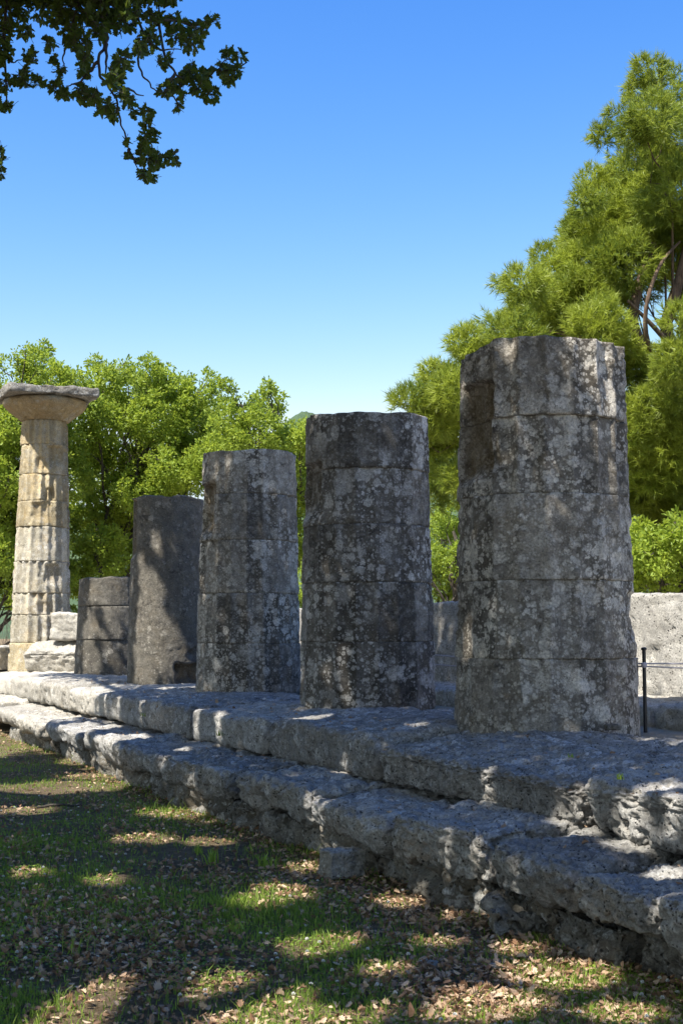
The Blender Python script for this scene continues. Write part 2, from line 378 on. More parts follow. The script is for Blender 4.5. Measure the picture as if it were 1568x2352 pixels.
for i, (Y, px, d0, d1, by, joints, mk, res) in enumerate(DCOL):
    base = at(px, by, Y - d0 / 2); zb = base[2]
    X = (px - CX) / F * Y * math.cos(PITCH) * (1.0 + 0.0)
    X = at(px, by, Y)[0]
    root = empty('temple_column', (X, Y, zb), CL[i], 'column', 'ruined temple columns in a row')
    col_pos.append((X, Y, zb, d0))
    zs = [at(px, j, Y - d0 * .46)[2] - zb for j in joints] + [-.05]
    ztop = zs[0]; face = math.atan2(-Y, -X)           # angle of the side that faces the camera
    feats = []
    def sect(d0_, d1_, z0_, z1_, dep, fr): feats.append((face + math.radians(d0_), face + math.radians(d1_), z0_, z1_, dep, fr))
    S = 1.0
    if i == 0:
        sect(-82, -35, 1.74, 2.50, .10, .6); sect(66, 108, .6, 1.0, .035, .1); sect(-36, -29, 1.80, 2.10, .05, .4)
    elif i == 1:
        sect(-100, -44, 1.67, 2.20, .085, .35); sect(-95, -30, .66, .76, .02, 0)
    elif i == 2:
        sect(-100, -46, 1.71, 2.35, .10, .6)
    elif i == 3:
        sect(-105, -58, 1.62, 2.46, .10, .3); sect(12, 66, -.1, .26, .14, .3); sect(30, 50, .25, .45, .05, .2)
    elif i == 5:
        for _ in range(8):
            a = rng.uniform(-80, 80); z = rng.uniform(.2, ztop - .3); sect(a - rng.uniform(8, 22), a + rng.uniform(8, 22), z, z + rng.uniform(.12, .4), rng.uniform(.02, .05), .35)
        sect(5, 45, 1.45, 1.85, .05, .3); sect(-30, 20, 2.55, 2.95, .05, .3); sect(5, 50, 3.55, 3.95, .05, .3)
    for k in range(len(zs) - 1):
        z1, z0 = zs[k], zs[k + 1]
        ra = (d0 + (d1 - d0) * z0 / ztop) / 2; rb = (d0 + (d1 - d0) * z1 / ztop) / 2
        td = None
        if k == 0 and i != 5:
            if i == 0: td = lambda T, P: .02 + .02 * fbm(P, 1.7, 3) + .04 * smooth(.6, 1.0, np.cos(T - face + math.radians(85)))
            else: td = lambda T, P: .02 + .03 * fbm(P, 2.0, 3)
        fd = {0: .058, 1: .032, 2: .038, 3: .004, 4: .010, 5: .078}[i] * (1.0 if rng.random() < .8 else .7)
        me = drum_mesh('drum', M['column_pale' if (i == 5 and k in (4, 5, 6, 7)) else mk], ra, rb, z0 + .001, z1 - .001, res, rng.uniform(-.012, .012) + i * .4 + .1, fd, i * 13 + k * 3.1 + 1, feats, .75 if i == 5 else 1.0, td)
        o = link('drum', me, root, (rng.uniform(-.007, .007), rng.uniform(-.007, .007), 0))
    if i == 5:
        # capital: spreading echinus under a square abacus
        cap = bpy.data.objects.new('capital', None); COL.objects.link(cap); cap.parent = root
        zc = ztop; ze = at(px, 911, Y - .5)[2] - zb; za = at(px, 884, Y - .7)[2] - zb
        nth, nz = 180, 44; th = np.linspace(0, 2 * math.pi, nth, endpoint=False); s_ = np.linspace(0, 1, nz)
        prof = .425 + (.745 - .425) * (np.sin(np.clip(s_ * 1.12, 0, 1) * math.pi / 2) ** 1.25) - .03 * smooth(.9, 1.0, s_)
        T, Sg = np.meshgrid(th, np.arange(nz), indexing='ij'); T = T.ravel(); Sg = Sg.ravel()
        r = prof[Sg]; Z = zc + (ze - zc) * s_[Sg]
        P = np.stack([r * np.cos(T), r * np.sin(T), Z], 1); r = r + .012 * fbm(P, 3, 3) - .03 * smooth(.25, .5, fbm(P + 3, 2.6, 3)) - .006 * smooth(.1, .5, fbm(P, 18, 2))
        V = np.stack([r * np.cos(T), r * np.sin(T), Z], 1); q = grid_faces(nth, nz, True)
        lo_ = np.arange(nth) * nz; hi_ = lo_ + nz - 1; V = np.concatenate([V, [[0, 0, zc], [0, 0, ze]]])
        tr = np.concatenate([np.stack([lo_, np.full(nth, nth * nz), np.roll(lo_, -1)], 1), np.stack([hi_, np.roll(hi_, -1), np.full(nth, nth * nz + 1)], 1)])
        link('echinus', mesh_np('echinus', V, [q, tr], M['capital'], True, {'fresh': .08 * np.ones(len(V)), 'facet': np.full(len(V), .5)}), cap)
        link('abacus', rock_mesh('abacus', M['abacus'], 1.60, 1.60, za - ze, .03, .03, 77, (.03, .014, .006)), cap, (0, 0, (za + ze) / 2 + .003), ROW_ROT)

# ------------------------------------------------------------------ steps
def course(name, joints, L0, L1, z0, z1, mats, labels, cat, group, rad, amp, under, tops, seed0, jit=.03, ncut=1):
    for k in range(len(joints) - 1):
        a, b = joints[k], joints[k + 1]; ln = b - a - .045
        c = tl((a + b) / 2, (L0 + L1) / 2)
        dist = max(2.5, np.linalg.norm(tl((a + b) / 2, L0)))
        res = min(.05, max(.012, dist * .0021))
        dz = rng.uniform(-jit, jit); dl = rng.uniform(-jit * 1.4, jit * 1.4)
        me = rock_mesh(name, M[mats(k, (a + b) / 2)], ln, L1 - L0, z1 - z0 + dz, res, rad, seed0 + k * 1.9, tuple(v * rng.uniform(.7, 1.35) for v in amp), under, tops((a + b) / 2), None, ncut)
        o = link(name, me, None, (c[0] + NV[0] * dl, c[1] + NV[1] * dl, (z0 + z1 + dz) / 2), ROW_ROT + rng.uniform(-.5, .5) * jit); o.rotation_euler[1] = rng.uniform(-.4, .4) * jit
        tag(o, labels[k] if k < len(labels) else labels[-1], cat, group)
up_j = [t * 1.079 for t in (2.0, 3.75, 5.57, 7.84, 9.81, 11.6, 13.15, 14.67, 16.35, 18.2, 20.1, 22.0, 24.0, 26.0)]
lo_j = [t * 1.06 for t in (2.4, 3.6, 4.37, 5.06, 5.75, 6.78, 7.87, 9.25, 10.88, 12.35, 13.87, 15.6, 17.4, 19.3, 21.2, 23.2)]
UPL = ['upper step block cut off by the right edge of the photo, nearest the camera', 'upper step block with a ragged ledge, to the right of the front column', 'long upper step block carrying the tallest front column',
       'upper step block in front of the gap between the two nearest columns', 'upper step block under the blackened second column', 'upper step block below the third column with a sunlit joint at its left',
       'upper step block in front of the smooth unjointed shaft', 'upper step block between the three-drum stump and the smooth shaft', 'upper step block under the three-drum stump, half in sun',
       'sunlit pale upper step block below the two stacked blocks', 'sunlit pale upper step block under the column with the capital', 'sunlit pale upper step block left of the column with the capital', 'farthest pale upper step block at the left edge of the photo']
LOL = ['lower step block nearest the camera, beyond the right edge', 'massive lower step block at the bottom right edge of the photo', 'rounded lower step block, second from the right edge, with brown moss on top',
       'lower step block with a sunlit left corner and deep pits, under the front column', 'lower step block left of the one with the sunlit pitted corner', 'lower step block just above the loose squared stone on the grass',
       'bulging lower step block with a sunlit left end, above a dark hollow', 'lower step block below the gap between second and third columns', 'lower step block with a bright sunlit left end below the third column', 'short lower step block below the smooth shaft',
       'lower step block with a sunlit ragged end below the stump', 'lower step block half in sun near the left edge', 'fully sunlit lower step block at the left edge of the photo', 'far sunlit lower step block beyond the left edge', 'farthest lower step block beyond the left edge']
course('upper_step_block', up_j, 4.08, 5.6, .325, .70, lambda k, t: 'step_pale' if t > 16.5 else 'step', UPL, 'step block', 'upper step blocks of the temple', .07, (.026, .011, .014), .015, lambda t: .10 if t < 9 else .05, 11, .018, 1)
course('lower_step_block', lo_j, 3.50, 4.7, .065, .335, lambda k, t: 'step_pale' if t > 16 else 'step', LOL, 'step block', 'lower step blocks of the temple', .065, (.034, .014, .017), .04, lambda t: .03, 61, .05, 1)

# ------------------------------------------------------------------ inner floor, cella wall, loose stones
def earth_mat(name, c0, c1, c2, scale=1.0):
    s = NT(name); tc = s.add('ShaderNodeTexCoord'); v = tc.outputs['Object']
    a = s.noise(v, 1.3 * scale, 5, .6); b = s.noise(v, 22 * scale, 6, .7); c = s.noise(v, 120 * scale, 4, .7)
    col = s.mix(s.ramp(a, [(.35, 0.0), (.65, 1.0)]), c0, c1); col = s.mix(s.ramp(b, [(.45, 0.0), (.7, 1.0)]), col, c2)
    col = s.mix(.6, col, s.ramp(c, [(.25, .5), (.75, 1.4)]), 'MULTIPLY')
    s.L(col, s.b.inputs['Base Color']); s.b.inputs['Roughness'].default_value = .97; s.b.inputs['Specular IOR Level'].default_value = .1
    s.L(s.bump(c, 1.0, .02, s.bump(b, .9, .05)), s.b.inputs['Normal']); return s.m
M['earth'] = earth_mat('leaf_mould_earth', (.13, .098, .06), (.20, .155, .095), (.30, .23, .145))
M['sand'] = earth_mat('pale_gravel_earth', (.36, .31, .23), (.46, .41, .32), (.52, .48, .40))
def sheet(name, xs, ys, zf, mat, todo=None):
    X, Y = np.meshgrid(xs, ys, indexing='ij'); P = np.stack([X.ravel(), Y.ravel(), np.zeros(X.size)], 1)
    if todo is not None: P = todo(P)
    P[:, 2] = zf(P)
    o = link(name, mesh_np(name, P, [grid_faces(len(xs), len(ys))], mat)); tag(o, kind='structure'); return o
sheet('temple_floor', np.linspace(-8, 60, 260), np.linspace(5.2, 15, 60), lambda P: .63 + .015 * fbm(P, .9, 3), M['sand'],
      lambda P: RV[None] * P[:, :1] + NV[None] * P[:, 1:2])
tj = [3.6, 6.3, 8.6, 11.6, 13.0, 15.2, 17.6, 20.0]
wl_lab = ['pale upright wall block beyond the right edge of the photo', 'pale upright wall block at the right edge behind the rope', 'sunlit pale pitted wall block right of the front column behind the rope post',
          'grey upright wall block hidden mostly by the front column', 'shaded grey wall block seen between the two nearest columns', 'upright wall block hidden behind the blackened column', 'upright wall block behind the third column']
for k in range(len(tj) - 1):
    c = tl((tj[k] + tj[k + 1]) / 2, 7.66)
    o = link('wall_block', rock_mesh('wall_block', M['wall' if k < 3 else 'step'], tj[k + 1] - tj[k] - .015, .5, .98, .03 if k < 5 else .06, .03, 200 + k * 3.3, (.02, .010, .008)), None, (c[0], c[1], .76 + .455), ROW_ROT)  # pale stone on the near blocks, darker grey on the farther ones
    tag(o, wl_lab[k], 'wall block', 'upright blocks of the inner wall')
    c = tl((tj[k] + tj[k + 1]) / 2, 6.98)
    o = link('ledge_block', rock_mesh('ledge_block', M['step_pale' if k < 3 else 'step'], tj[k + 1] - tj[k] - .03, .95, .22, .03, .05, 300 + k * 2.7, (.03, .015, .008)), None, (c[0], c[1], .70), ROW_ROT)
    tag(o, 'low ledge under the ' + ['wall block beyond the right edge', 'wall block at the right edge', 'sunlit wall block right of the tallest column', 'wall block hidden by the tallest column', 'shaded wall block between the two nearest columns', 'wall block hidden by the blackened column', 'wall block behind the third column'][k], 'ledge block', 'low ledge blocks under the inner wall')

def rock(name, mat, px, py, Y, w, d, h, seed, label, cat, rad=.06, amp=(.05, .025, .01), rotz=0.3, res=.02, under=0, z=None, group=None, topslope=0):
    b = at(px, py, Y) if z is None else at_z(px, py, z)
    o = link(name, rock_mesh(name, M[mat], w, d, h, res, rad, seed, amp, under, topslope), None, (b[0], b[1] + d * .3, b[2] + h / 2 - .01), rotz)
    return tag(o, label, cat, group)
rock('fallen_block', 'step_pale', 140, 1546, 22.9, 1.15, .7, .55, 31, 'wide pale block with a sloping top, under a smaller block beside the warm column', 'stone block', .06, (.05, .02, .012), -.25, .025, .12, topslope=.16)
rock('fallen_block', 'step_pale', 170, 1468, 22.95, .74, .5, .45, 35, 'small squared pale block resting on the wide block left of the three-drum stump', 'stone block', .03, (.02, .012, .008), -.2, .022)
rock('fallen_block', 'step_pale', -25, 1540, 24.3, .75, .7, .44, 37, 'pale layered block cut by the left edge beside the column with the capital', 'stone block', .04, (.03, .015, .01), -.3, .026)
rock('loose_stone', 'step_pale', 787, 2018, 0, .27, .20, .19, 41, 'squared grey stone lying alone on the grass below the steps', 'stone', .03, (.03, .012, .006), .5, .01, z=GZ)
rock('loose_stone', 'step_pale', 722, 1938, 0, .13, .10, .11, 43, 'small pale sunlit stone wedged at the foot of the steps left of the squared stone', 'stone', .03, (.02, .01, .005), .2, .01, z=GZ + .01)
rock('loose_stone', 'step_pale', 985, 2222, 0, .085, .07, .035, 44, 'flat white stone chip lying on the leaf litter', 'stone', .015, (.015, .008, .004), .9, .006, z=GZ)
rock('loose_stone', 'step_pale', 1135, 2225, 0, .05, .06, .03, 45, 'smallest cream pebble on the leaf litter right of the flat white chip', 'stone', .012, (.008, .004, .002), .4, .006, z=GZ)
rock('loose_stone', 'rubble', 1408, 1676, 9.16, .115, .08, .05, 47, 'little black lump standing in for a dark hollow at the foot of the tallest column', 'stone', .02, (.015, .008, .004), .1, .006)  # dark lump added in place of the dark hollow at the column foot
# rough foundation under the lower step
fj = [1.9]
while fj[-1] < 19: fj.append(fj[-1] + rng.uniform(.55, 1.5))
for k in range(len(fj) - 1):
    a, b = fj[k], fj[k + 1]; tm = (a + b) / 2; dd = rng.uniform(-.02, .16); dist = max(3, np.linalg.norm(tl(tm, 3.3)))
    c = tl(tm, 3.88 + dd)
    o = link('foundation_stone', rock_mesh('foundation_stone', M['rubble'], b - a + .03, .72, .40, max(.014, dist * .0024), .05, 400 + k * 2.1, (.07, .045, .022)), None, (c[0], c[1], -.085 + rng.uniform(-.03, .02)), ROW_ROT + rng.uniform(-.06, .06))
    tag(o, 'rough dark foundation stone bedded in the soil under the lower step', 'foundation stone', 'rough foundation stones under the lower step')
BR = [(1010, 2050, .42, .25, .15, 'rubble'), (1110, 2095, .3, .22, .12, 'step'), (1230, 2160, .42, .25, .14, 'rubble'), (930, 2000, .28, .2, .16, 'rubble'), (640, 1888, .25, .2, .13, 'step')]
BL = ['dark broken rock half buried below the pitted step block', 'grey broken rock at the foot of the steps right of centre', 'dark rock jutting out under the rounded step block', 'dark rock beside the squared grey stone', 'low grey rock sunk in the leaf litter below the third column']
for k, (px, py, w, d, h, mk) in enumerate(BR):
    rock('broken_rock', mk, px, py - 10, 0, w, d, h, 500 + k * 3.7, BL[k], 'rock', .03, (.07, .045, .02), rng.uniform(-.8, .8), .012, z=GZ, group='broken rocks along the foot of the steps')

# ------------------------------------------------------------------ tubes
def tube_np(pts, rads, sides=6):
    pts = np.asarray(pts, float); n = len(pts); V = []
    tang = np.gradient(pts, axis=0); tang /= np.linalg.norm(tang, axis=1)[:, None] + 1e-9
    ref = np.array([0, 0, 1.0]) if abs(tang[0][2]) < .8 else np.array([1.0, 0, 0])
    ang = np.linspace(0, 2 * math.pi, sides, endpoint=False)
    for i in range(n):
        u = np.cross(tang[i], ref); u /= np.linalg.norm(u) + 1e-9; v = np.cross(tang[i], u)
        V.append(pts[i] + rads[i] * (np.cos(ang)[:, None] * u + np.sin(ang)[:, None] * v))
    V = np.concatenate(V); a = np.arange(n - 1)[:, None] * sides; j = np.arange(sides)[None]; j2 = (j + 1) % sides
    q = np.stack([a + j, a + sides + j, a + sides + j2, a + j2], -1).reshape(-1, 4)
    return V, q
class Acc:
    def __init__(s): s.V = []; s.Q = []; s.n = 0
    def tube(s, pts, rads, sides=6):
        V, q = tube_np(pts, rads, sides); s.V.append(V); s.Q.append(q + s.n); s.n += len(V)
    def mesh(s, name, mat): return mesh_np(name, np.concatenate(s.V), [np.concatenate(s.Q)], mat)
def curve_pts(a, b, sag, n=10, wob=.0, seed=0):
    t = np.linspace(0, 1, n)[:, None]; a = np.asarray(a, float); b = np.asarray(b, float)
    p = a + (b - a) * t; p[:, 2] += (sag * 4 * t * (1 - t))[:, 0]
    if wob: 
        ln = np.linalg.norm(b - a); w = np.stack([fbm(np.stack([t[:, 0] * 2.2 + seed, np.full(n, k * 9.1), np.full(n, seed * 1.7)], 1), 1, 2) for k in range(3)], 1)
        p += w * wob * ln * (t * (1 - t) * 4) ** .5
    return p

# rope barrier
PB = at(1481, 1673, 9.95)
posts = [PB, np.array([.72, 13.9, .655]), np.array([4.9, 9.1, .655])]
PLAB = ['thin black rope post standing right of the tallest column', 'thin black rope post hidden behind the blackened column', 'thin black rope post beyond the right edge of the photo']
for k, p in enumerate(posts):
    r = empty('rope_post', p, PLAB[k], 'post', 'black rope posts')
    a = Acc(); a.tube([(0, 0, -.03), (0, 0, .28), (0, 0, .57)], [.014, .014, .014], 12); link('pole', a.mesh('pole', M['iron']), r)
    a = Acc(); a.tube([(0, 0, .565), (0, 0, .57), (0, 0, .585), (0, 0, .59)], [.006, .021, .021, .004], 12); link('cap', a.mesh('cap', M['iron']), r)
    a = Acc(); a.tube([(0, 0, .44), (0, 0, .452), (0, 0, .468), (0, 0, .48)], [.016, .022, .022, .016], 12); link('rope_eye', a.mesh('rope_eye', M['rope']), r)
RL = ['upper pale rope tied left of the black post, passing behind the tallest column', 'lower pale rope passing behind the tallest column', 'upper pale rope rising to the right of the black post', 'lower pale rope sagging to the right of the black post']
for k, (q, za, zb_, sag) in enumerate([(posts[1], .47, .50, -.03), (posts[1], .45, .40, -.04), (posts[2], .47, .60, -.03), (posts[2], .45, .46, -.03)]):
    a = Acc(); a.tube(curve_pts(PB + np.array([0, 0, za]), q + np.array([0, 0, zb_]), sag, 14), [.006] * 14, 6)
    tag(link('barrier_rope', a.mesh('barrier_rope', M['rope'])), RL[k], 'rope', 'pale barrier ropes')

# ------------------------------------------------------------------ ground and hills
def gz(P):
    return GZ + .022 * fbm(P, .8, 3) + .008 * fbm(P, 5, 2) - .01
near_x = np.linspace(-7, 4, 300); near_y = np.concatenate([np.linspace(2.5, 9, 190), np.linspace(9.1, 24, 150)])
xs = np.concatenate([[-900, -300, -120, -60, -30, -16, -10], near_x, [6, 10, 18, 32, 60, 130, 300, 900]])
ys = np.concatenate([[-300, -100, -40, -15, -6, -2, 1], near_y, [26, 30, 36, 45, 60, 90, 150, 320, 900]])
sheet('ground', xs, ys, gz, M['earth'])
s_ = NT('scrub_hillside'); tc = s_.add('ShaderNodeTexCoord'); a_ = s_.noise(tc.outputs['Object'], .09, 6, .7); b_ = s_.noise(tc.outputs['Object'], .5, 5, .7)
s_.L(s_.mix(s_.ramp(b_, [(.35, 0.0), (.65, 1.0)]), s_.mix(s_.ramp(a_, [(.4, 0.0), (.6, 1.0)]), (.035, .075, .035), (.08, .125, .05)), (.06, .10, .05)), s_.b.inputs['Base Color']); s_.b.inputs['Roughness'].default_value = 1.0
s_.L(s_.bump(b_, 1.0, 1.5), s_.b.inputs['Normal']); M['hill'] = s_.m
def hz(P):
    x, y = P[:, 0], P[:, 1]
    h = 28 * np.exp(-((x + 11) / 13) ** 2 - ((y - 380) / 60) ** 2) + 36 * np.exp(-((x + 60) / 75) ** 2 - ((y - 390) / 60) ** 2) + 43 * np.exp(-((x - 50) / 60) ** 2 - ((y - 330) / 80) ** 2) + 42 * np.exp(-((x - 190) / 110) ** 2 - ((y - 380) / 90) ** 2)
    crown = np.abs(perlin(P * .22)) ** .5 * 3.2 + fbm(P, .06, 2) * 3
    return h + crown * smooth(6, 20, h) - 1.2
sheet('hills', np.linspace(-260, 380, 420), np.linspace(180, 520, 240), hz, M['hill'])

# ------------------------------------------------------------------ leaves
LOBED = np.array([(0, 0), (.06, .12), (.20, .20), (.13, .30), (.30, .42), (.18, .52), (.33, .68), (.17, .76), (.20, .90), (0, 1.0),
                  (-.20, .90), (-.17, .76), (-.33, .68), (-.18, .52), (-.30, .42), (-.13, .30), (-.20, .20), (-.06, .12)])
OVAL = np.array([(0, 0), (.22, .3), (.26, .62), (0, 1.0), (-.26, .62), (-.22, .3)])
def frames(D, U=None):
    """unit axes for leaves pointing along D with a random roll (or faces turned toward U)"""
    D = D / (np.linalg.norm(D, axis=1)[:, None] + 1e-9)
    R = rng.normal(size=D.shape) if U is None else U
    S = np.cross(D, R); S /= np.linalg.norm(S, axis=1)[:, None] + 1e-9
    return D, S, np.cross(S, D)
def leaves_np(P, D, size, outline, U=None, curl=0.15):
    D, S, N = frames(D, U); n = len(P); k = len(outline); size = np.broadcast_to(size, (n,))
    ox, oy = outline[:, 0], outline[:, 1]
    cu = rng.normal(size=n) * curl
    fold = np.abs(rng.normal(size=n)) * curl * 1.6
    V = P[:, None] + size[:, None, None] * (oy[None, :, None] * D[:, None] + ox[None, :, None] * S[:, None] + (cu[:, None] * (oy[None] - .4) ** 2 * 3 + fold[:, None] * np.abs(ox)[None] * 1.4)[..., None] * N[:, None])
    return V.reshape(-1, 3), np.arange(n * k).reshape(n, k)
def leaf_mesh(name, mat, P, D, size, outline, U=None, curl=.15, tint=None):
    V, Fc = leaves_np(P, D, size, outline, U, curl)
    t = rng.random(len(P)) if tint is None else tint
    k = len(outline)
    if k > 6:
        # split at the midrib so the leaf folds: two polygons
        h = k // 2; base = Fc
        A = base[:, :h + 1]; B = np.concatenate([base[:, h:], base[:, :1]], 1)
        faces = [A, B]
    elif k == 6: faces = [Fc[:, [0, 1, 2, 3]], Fc[:, [0, 3, 4, 5]]]
    else: faces = [Fc]
    return mesh_np(name, V, faces, mat, False, {'tint': np.repeat(t, k)})

def blob_points(blobs, dens, shell=.45, gap=.0, gscale=1.2):
    """rosette centres and outward directions in and on a set of balls (x,y,z,r)"""
    Ps, Ds = [], []
    for (x, y, z, r) in blobs:
        n = int(dens * r * r) + 3
        d = rng.normal(size=(n, 3)); d /= np.linalg.norm(d, axis=1)[:, None]
        rad = r * (shell + (1 - shell) * rng.random(n) ** .5) * (1 + .28 * fbm(d * 1.0 + x * 3.1 + z, 1.6, 2))
        p = np.array([x, y, z]) + d * rad[:, None] * np.array([1, 1, .85])
        if gap:
            keep = fbm(p, gscale, 2) > gap - .6 + .0; p = p[keep]; d = d[keep]
        Ps.append(p); Ds.append(d)
    return np.concatenate(Ps), np.concatenate(Ds)

def skeleton(base, top, blobs, r0, name_mat, lean=0.0, seed=1, sub=3, thick=.017, step=1, low=.18):
    """trunk and limbs that reach every foliage ball"""
    tr = Acc(); br = Acc()
    base = np.array(base, float); top = np.array(top, float)
    tp = curve_pts(base, top, 0, 14, .10, seed); rr = r0 * (1 - .75 * np.linspace(0, 1, 14)); rr[0] *= 1.35
    tr.tube(tp, rr, 12)
    for i, (x, y, z, r) in enumerate(blobs):
        if i % step: continue
        c = np.array([x, y, z]); zf = np.clip((z - base[2]) / (top[2] - base[2]) - .35 - .15 * rng.random(), low, .93)
        k = zf * 13; k0 = int(k); s0 = tp[k0] + (tp[min(13, k0 + 1)] - tp[k0]) * (k - k0)
        ln = np.linalg.norm(c - s0); rb = max(.02, min(rr[k0] * .6, thick * ln))
        p = curve_pts(s0, c, rng.uniform(-.05, .10) * ln, 9, .16, seed + i * 1.37); br.tube(p, rb * (1 - .85 * np.linspace(0, 1, 9)), 6)
        for _ in range(sub):
            d = rng.normal(size=3); d[2] = abs(d[2]) * .6; d /= np.linalg.norm(d)
            st = p[rng.integers(4, 9)]; br.tube(curve_pts(st, c + d * r * .9, 0, 6, .2, seed + i + rng.random() * 9), rb * .32 * (1 - .85 * np.linspace(0, 1, 6)), 4)
    return tr, br

def px_blobs(lst, Y, seed, spread=1.0, back=1.0):
    r_ = np.random.default_rng(seed); out = []
    for b in lst:
        px, py, r = b[:3]; y = Y + (b[3] if len(b) > 3 else r_.uniform(-1, 1) * spread)
        p = at(px, py, y); out.append((p[0], p[1], p[2], r * y / F))
        if back:
            q = at(px, py, y); out.append((q[0] * 1.0 + r_.uniform(-.6, .6), q[1] + r_.uniform(1.2, 2.6) * back, q[2] - r_.uniform(.1, .5), r * y / F * .95))
    return out

def oak_tree(base, top, blobs, label, r0=.3, dens=70, leaf=.085, seed=1, gap=.42, tone=0.0, group='oak trees behind the temple'):
    root = empty('oak_tree', base, label, 'tree', group); b = np.array(base)
    bl = [(x - b[0], y - b[1], z - b[2], r) for x, y, z, r in blobs]
    tr, br = skeleton((0, 0, -.1), np.array(top) - b, bl, r0, None, seed=seed)
    trunk = link('trunk', tr.mesh('trunk', M['oak_bark']), root); link('limbs', br.mesh('limbs', M['oak_bark']), root)
    C, D = blob_points(bl, dens, .35, gap, 1.5)
    m = 12; P = np.repeat(C, m, 0); dd = np.repeat(D, m, 0) * .55 + rng.normal(size=P.shape) * .8; dd[:, 2] += .15
    dn = dd / np.linalg.norm(dd, axis=1)[:, None]
    P = P + dn * rng.uniform(.0, .12, len(P))[:, None]
    U = np.repeat(D, m, 0) * .5 + np.array([0, 0, .7]) + rng.normal(size=P.shape) * .55
    tint = np.clip(np.repeat(.5 + .8 * fbm(C, 1.3, 2), m) * .6 + rng.random(len(P)) * .4 + tone, 0, 1)
    link('crown', leaf_mesh('crown', M['oak_leaf'], P, dd, leaf * rng.uniform(.7, 1.25, len(P)), OVAL, U, .2, tint), root)
    return root

T1 = [(30, 870, 62), (-45, 930, 100), (80, 840, 42), (125, 880, 55), (60, 815, 24), (105, 800, 16), (160, 880, 36), (30, 980, 85), (110, 960, 55), (20, 1090, 80), (-70, 1070, 110), (15, 1190, 70), (95, 1040, 55), (0, 1280, 60), (60, 1150, 60), (-80, 1200, 90), (40, 1330, 50), (100, 1250, 60), (120, 1330, 50), (70, 1380, 40)]
T2 = [(235, 880, 48), (275, 850, 34), (335, 860, 48), (395, 880, 50), (300, 930, 70), (455, 905, 42), (360, 960, 80), (225, 970, 60), (450, 985, 70), (480, 870, 20), (300, 1060, 80), (195, 1060, 55), (400, 1075, 70), (200, 1170, 60), (265, 1150, 70), (330, 1130, 70), (240, 1245, 48), (190, 1240, 36), (440, 1060, 60), (215, 830, 16), (180, 1320, 40), (260, 1300, 34)]
T3 = [(560, 940, 42), (520, 890, 20), (615, 930, 42), (620, 890, 16), (530, 1000, 55), (600, 1000, 62), (670, 990, 42), (700, 1005, 36), (490, 1050, 60), (650, 1060, 60), (725, 1060, 40), (700, 1130, 50), (560, 1080, 70), (640, 1180, 60), (700, 1240, 50), (690, 1340, 40)]
T4 = [(1020, 1205, 46), (1035, 1180, 30), (985, 1290, 50), (1050, 1290, 50), (1010, 1350, 40), (1090, 1230, 60), (1130, 1300, 60), (950, 1240, 40)]
T5 = [(1475, 1235, 45), (1570, 1230, 60), (1500, 1270, 52), (1560, 1320, 60), (1465, 1320, 40), (1430, 1260, 50), (1620, 1220, 80), (1640, 1290, 90), (1400, 1310, 60)]
def gp(px, Y): 
    p = at(px, 1500, Y); return np.array([p[0], p[1], GZ - .03])
def tp_(px, py, Y): return at(px, py, Y)
oak_tree(gp(-60, 34), tp_(-10, 930, 34), px_blobs(T1, 33, 1, 1.2), 'leafy green oak cut by the left edge, behind the column with the capital', .36, 620, .085, 1)
oak_tree(gp(215, 37), tp_(330, 950, 37), px_blobs(T2, 36, 2, 1.4), 'broad bright green oak with dark limbs showing, right of the column with the capital', .38, 620, .088, 2)
oak_tree(gp(600, 35), tp_(600, 980, 35), px_blobs(T3, 34, 3, 1.2), 'smaller bright oak rising behind the third and blackened columns', .30, 620, .085, 3)
oak_tree(gp(1040, 46), tp_(1040, 1220, 46), px_blobs(T4, 46, 4, 1.0), 'pale green tree glimpsed low between the blackened and the tallest column', .22, 320, .10, 4)
oak_tree(gp(1560, 23.6), tp_(1550, 1200, 23.6), px_blobs(T5, 23.0, 5, .7), 'green oak under the pine at the right edge, above the pale wall', .30, 620, .085, 5)

# pine
PIN = [(1490, 165, 36), (1535, 200, 46), (1465, 215, 30), (1500, 270, 60), (1452, 300, 34), (1560, 320, 80), (1480, 370, 66), (1435, 400, 34), (1545, 450, 90), (1400, 450, 52), (1345, 465, 34), (1455, 500, 84), (1370, 530, 66), (1320, 520, 20), (1540, 560, 80), (1430, 600, 74),
       (1345, 600, 52), (1248, 590, 26), (1285, 640, 58), (1205, 655, 44), (1150, 645, 20), (1235, 705, 64), (1330, 680, 60), (1130, 735, 30), (1185, 765, 62), (1280, 765, 76), (1370, 750, 66), (1420, 800, 50), (1555, 725, 34, -2.2), (1470, 850, 52), (1525, 870, 56), (1560, 830, 50, -2), (1545, 960, 60), (1480, 940, 50),
       (1075, 790, 40), (1110, 830, 50), (1005, 870, 40), (945, 925, 40), (1045, 900, 52), (1000, 950, 56), (985, 850, 18), (1060, 990, 56), (1010, 1040, 44), (1500, 1010, 46), (1560, 1030, 46), (1480, 1070, 44, 1.5), (1540, 1090, 50, 1.5), (1500, 1150, 40, 1.8), (1560, 1170, 44, 1.8), (1450, 1120, 40, 1.5), (1440, 1000, 44), (1530, 1040, 60, -.6), (1570, 1100, 60, -.4), (1490, 1095, 44, -.4), (1600, 980, 70, -.8), (1545, 900, 60, -1.2), (1080, 1050, 40), (1025, 1085, 34), (1000, 1010, 40), (1050, 1100, 34)]
PB_ = px_blobs(PIN, 24.5, 6, 1.1, .8)
r_ = np.random.default_rng(66)
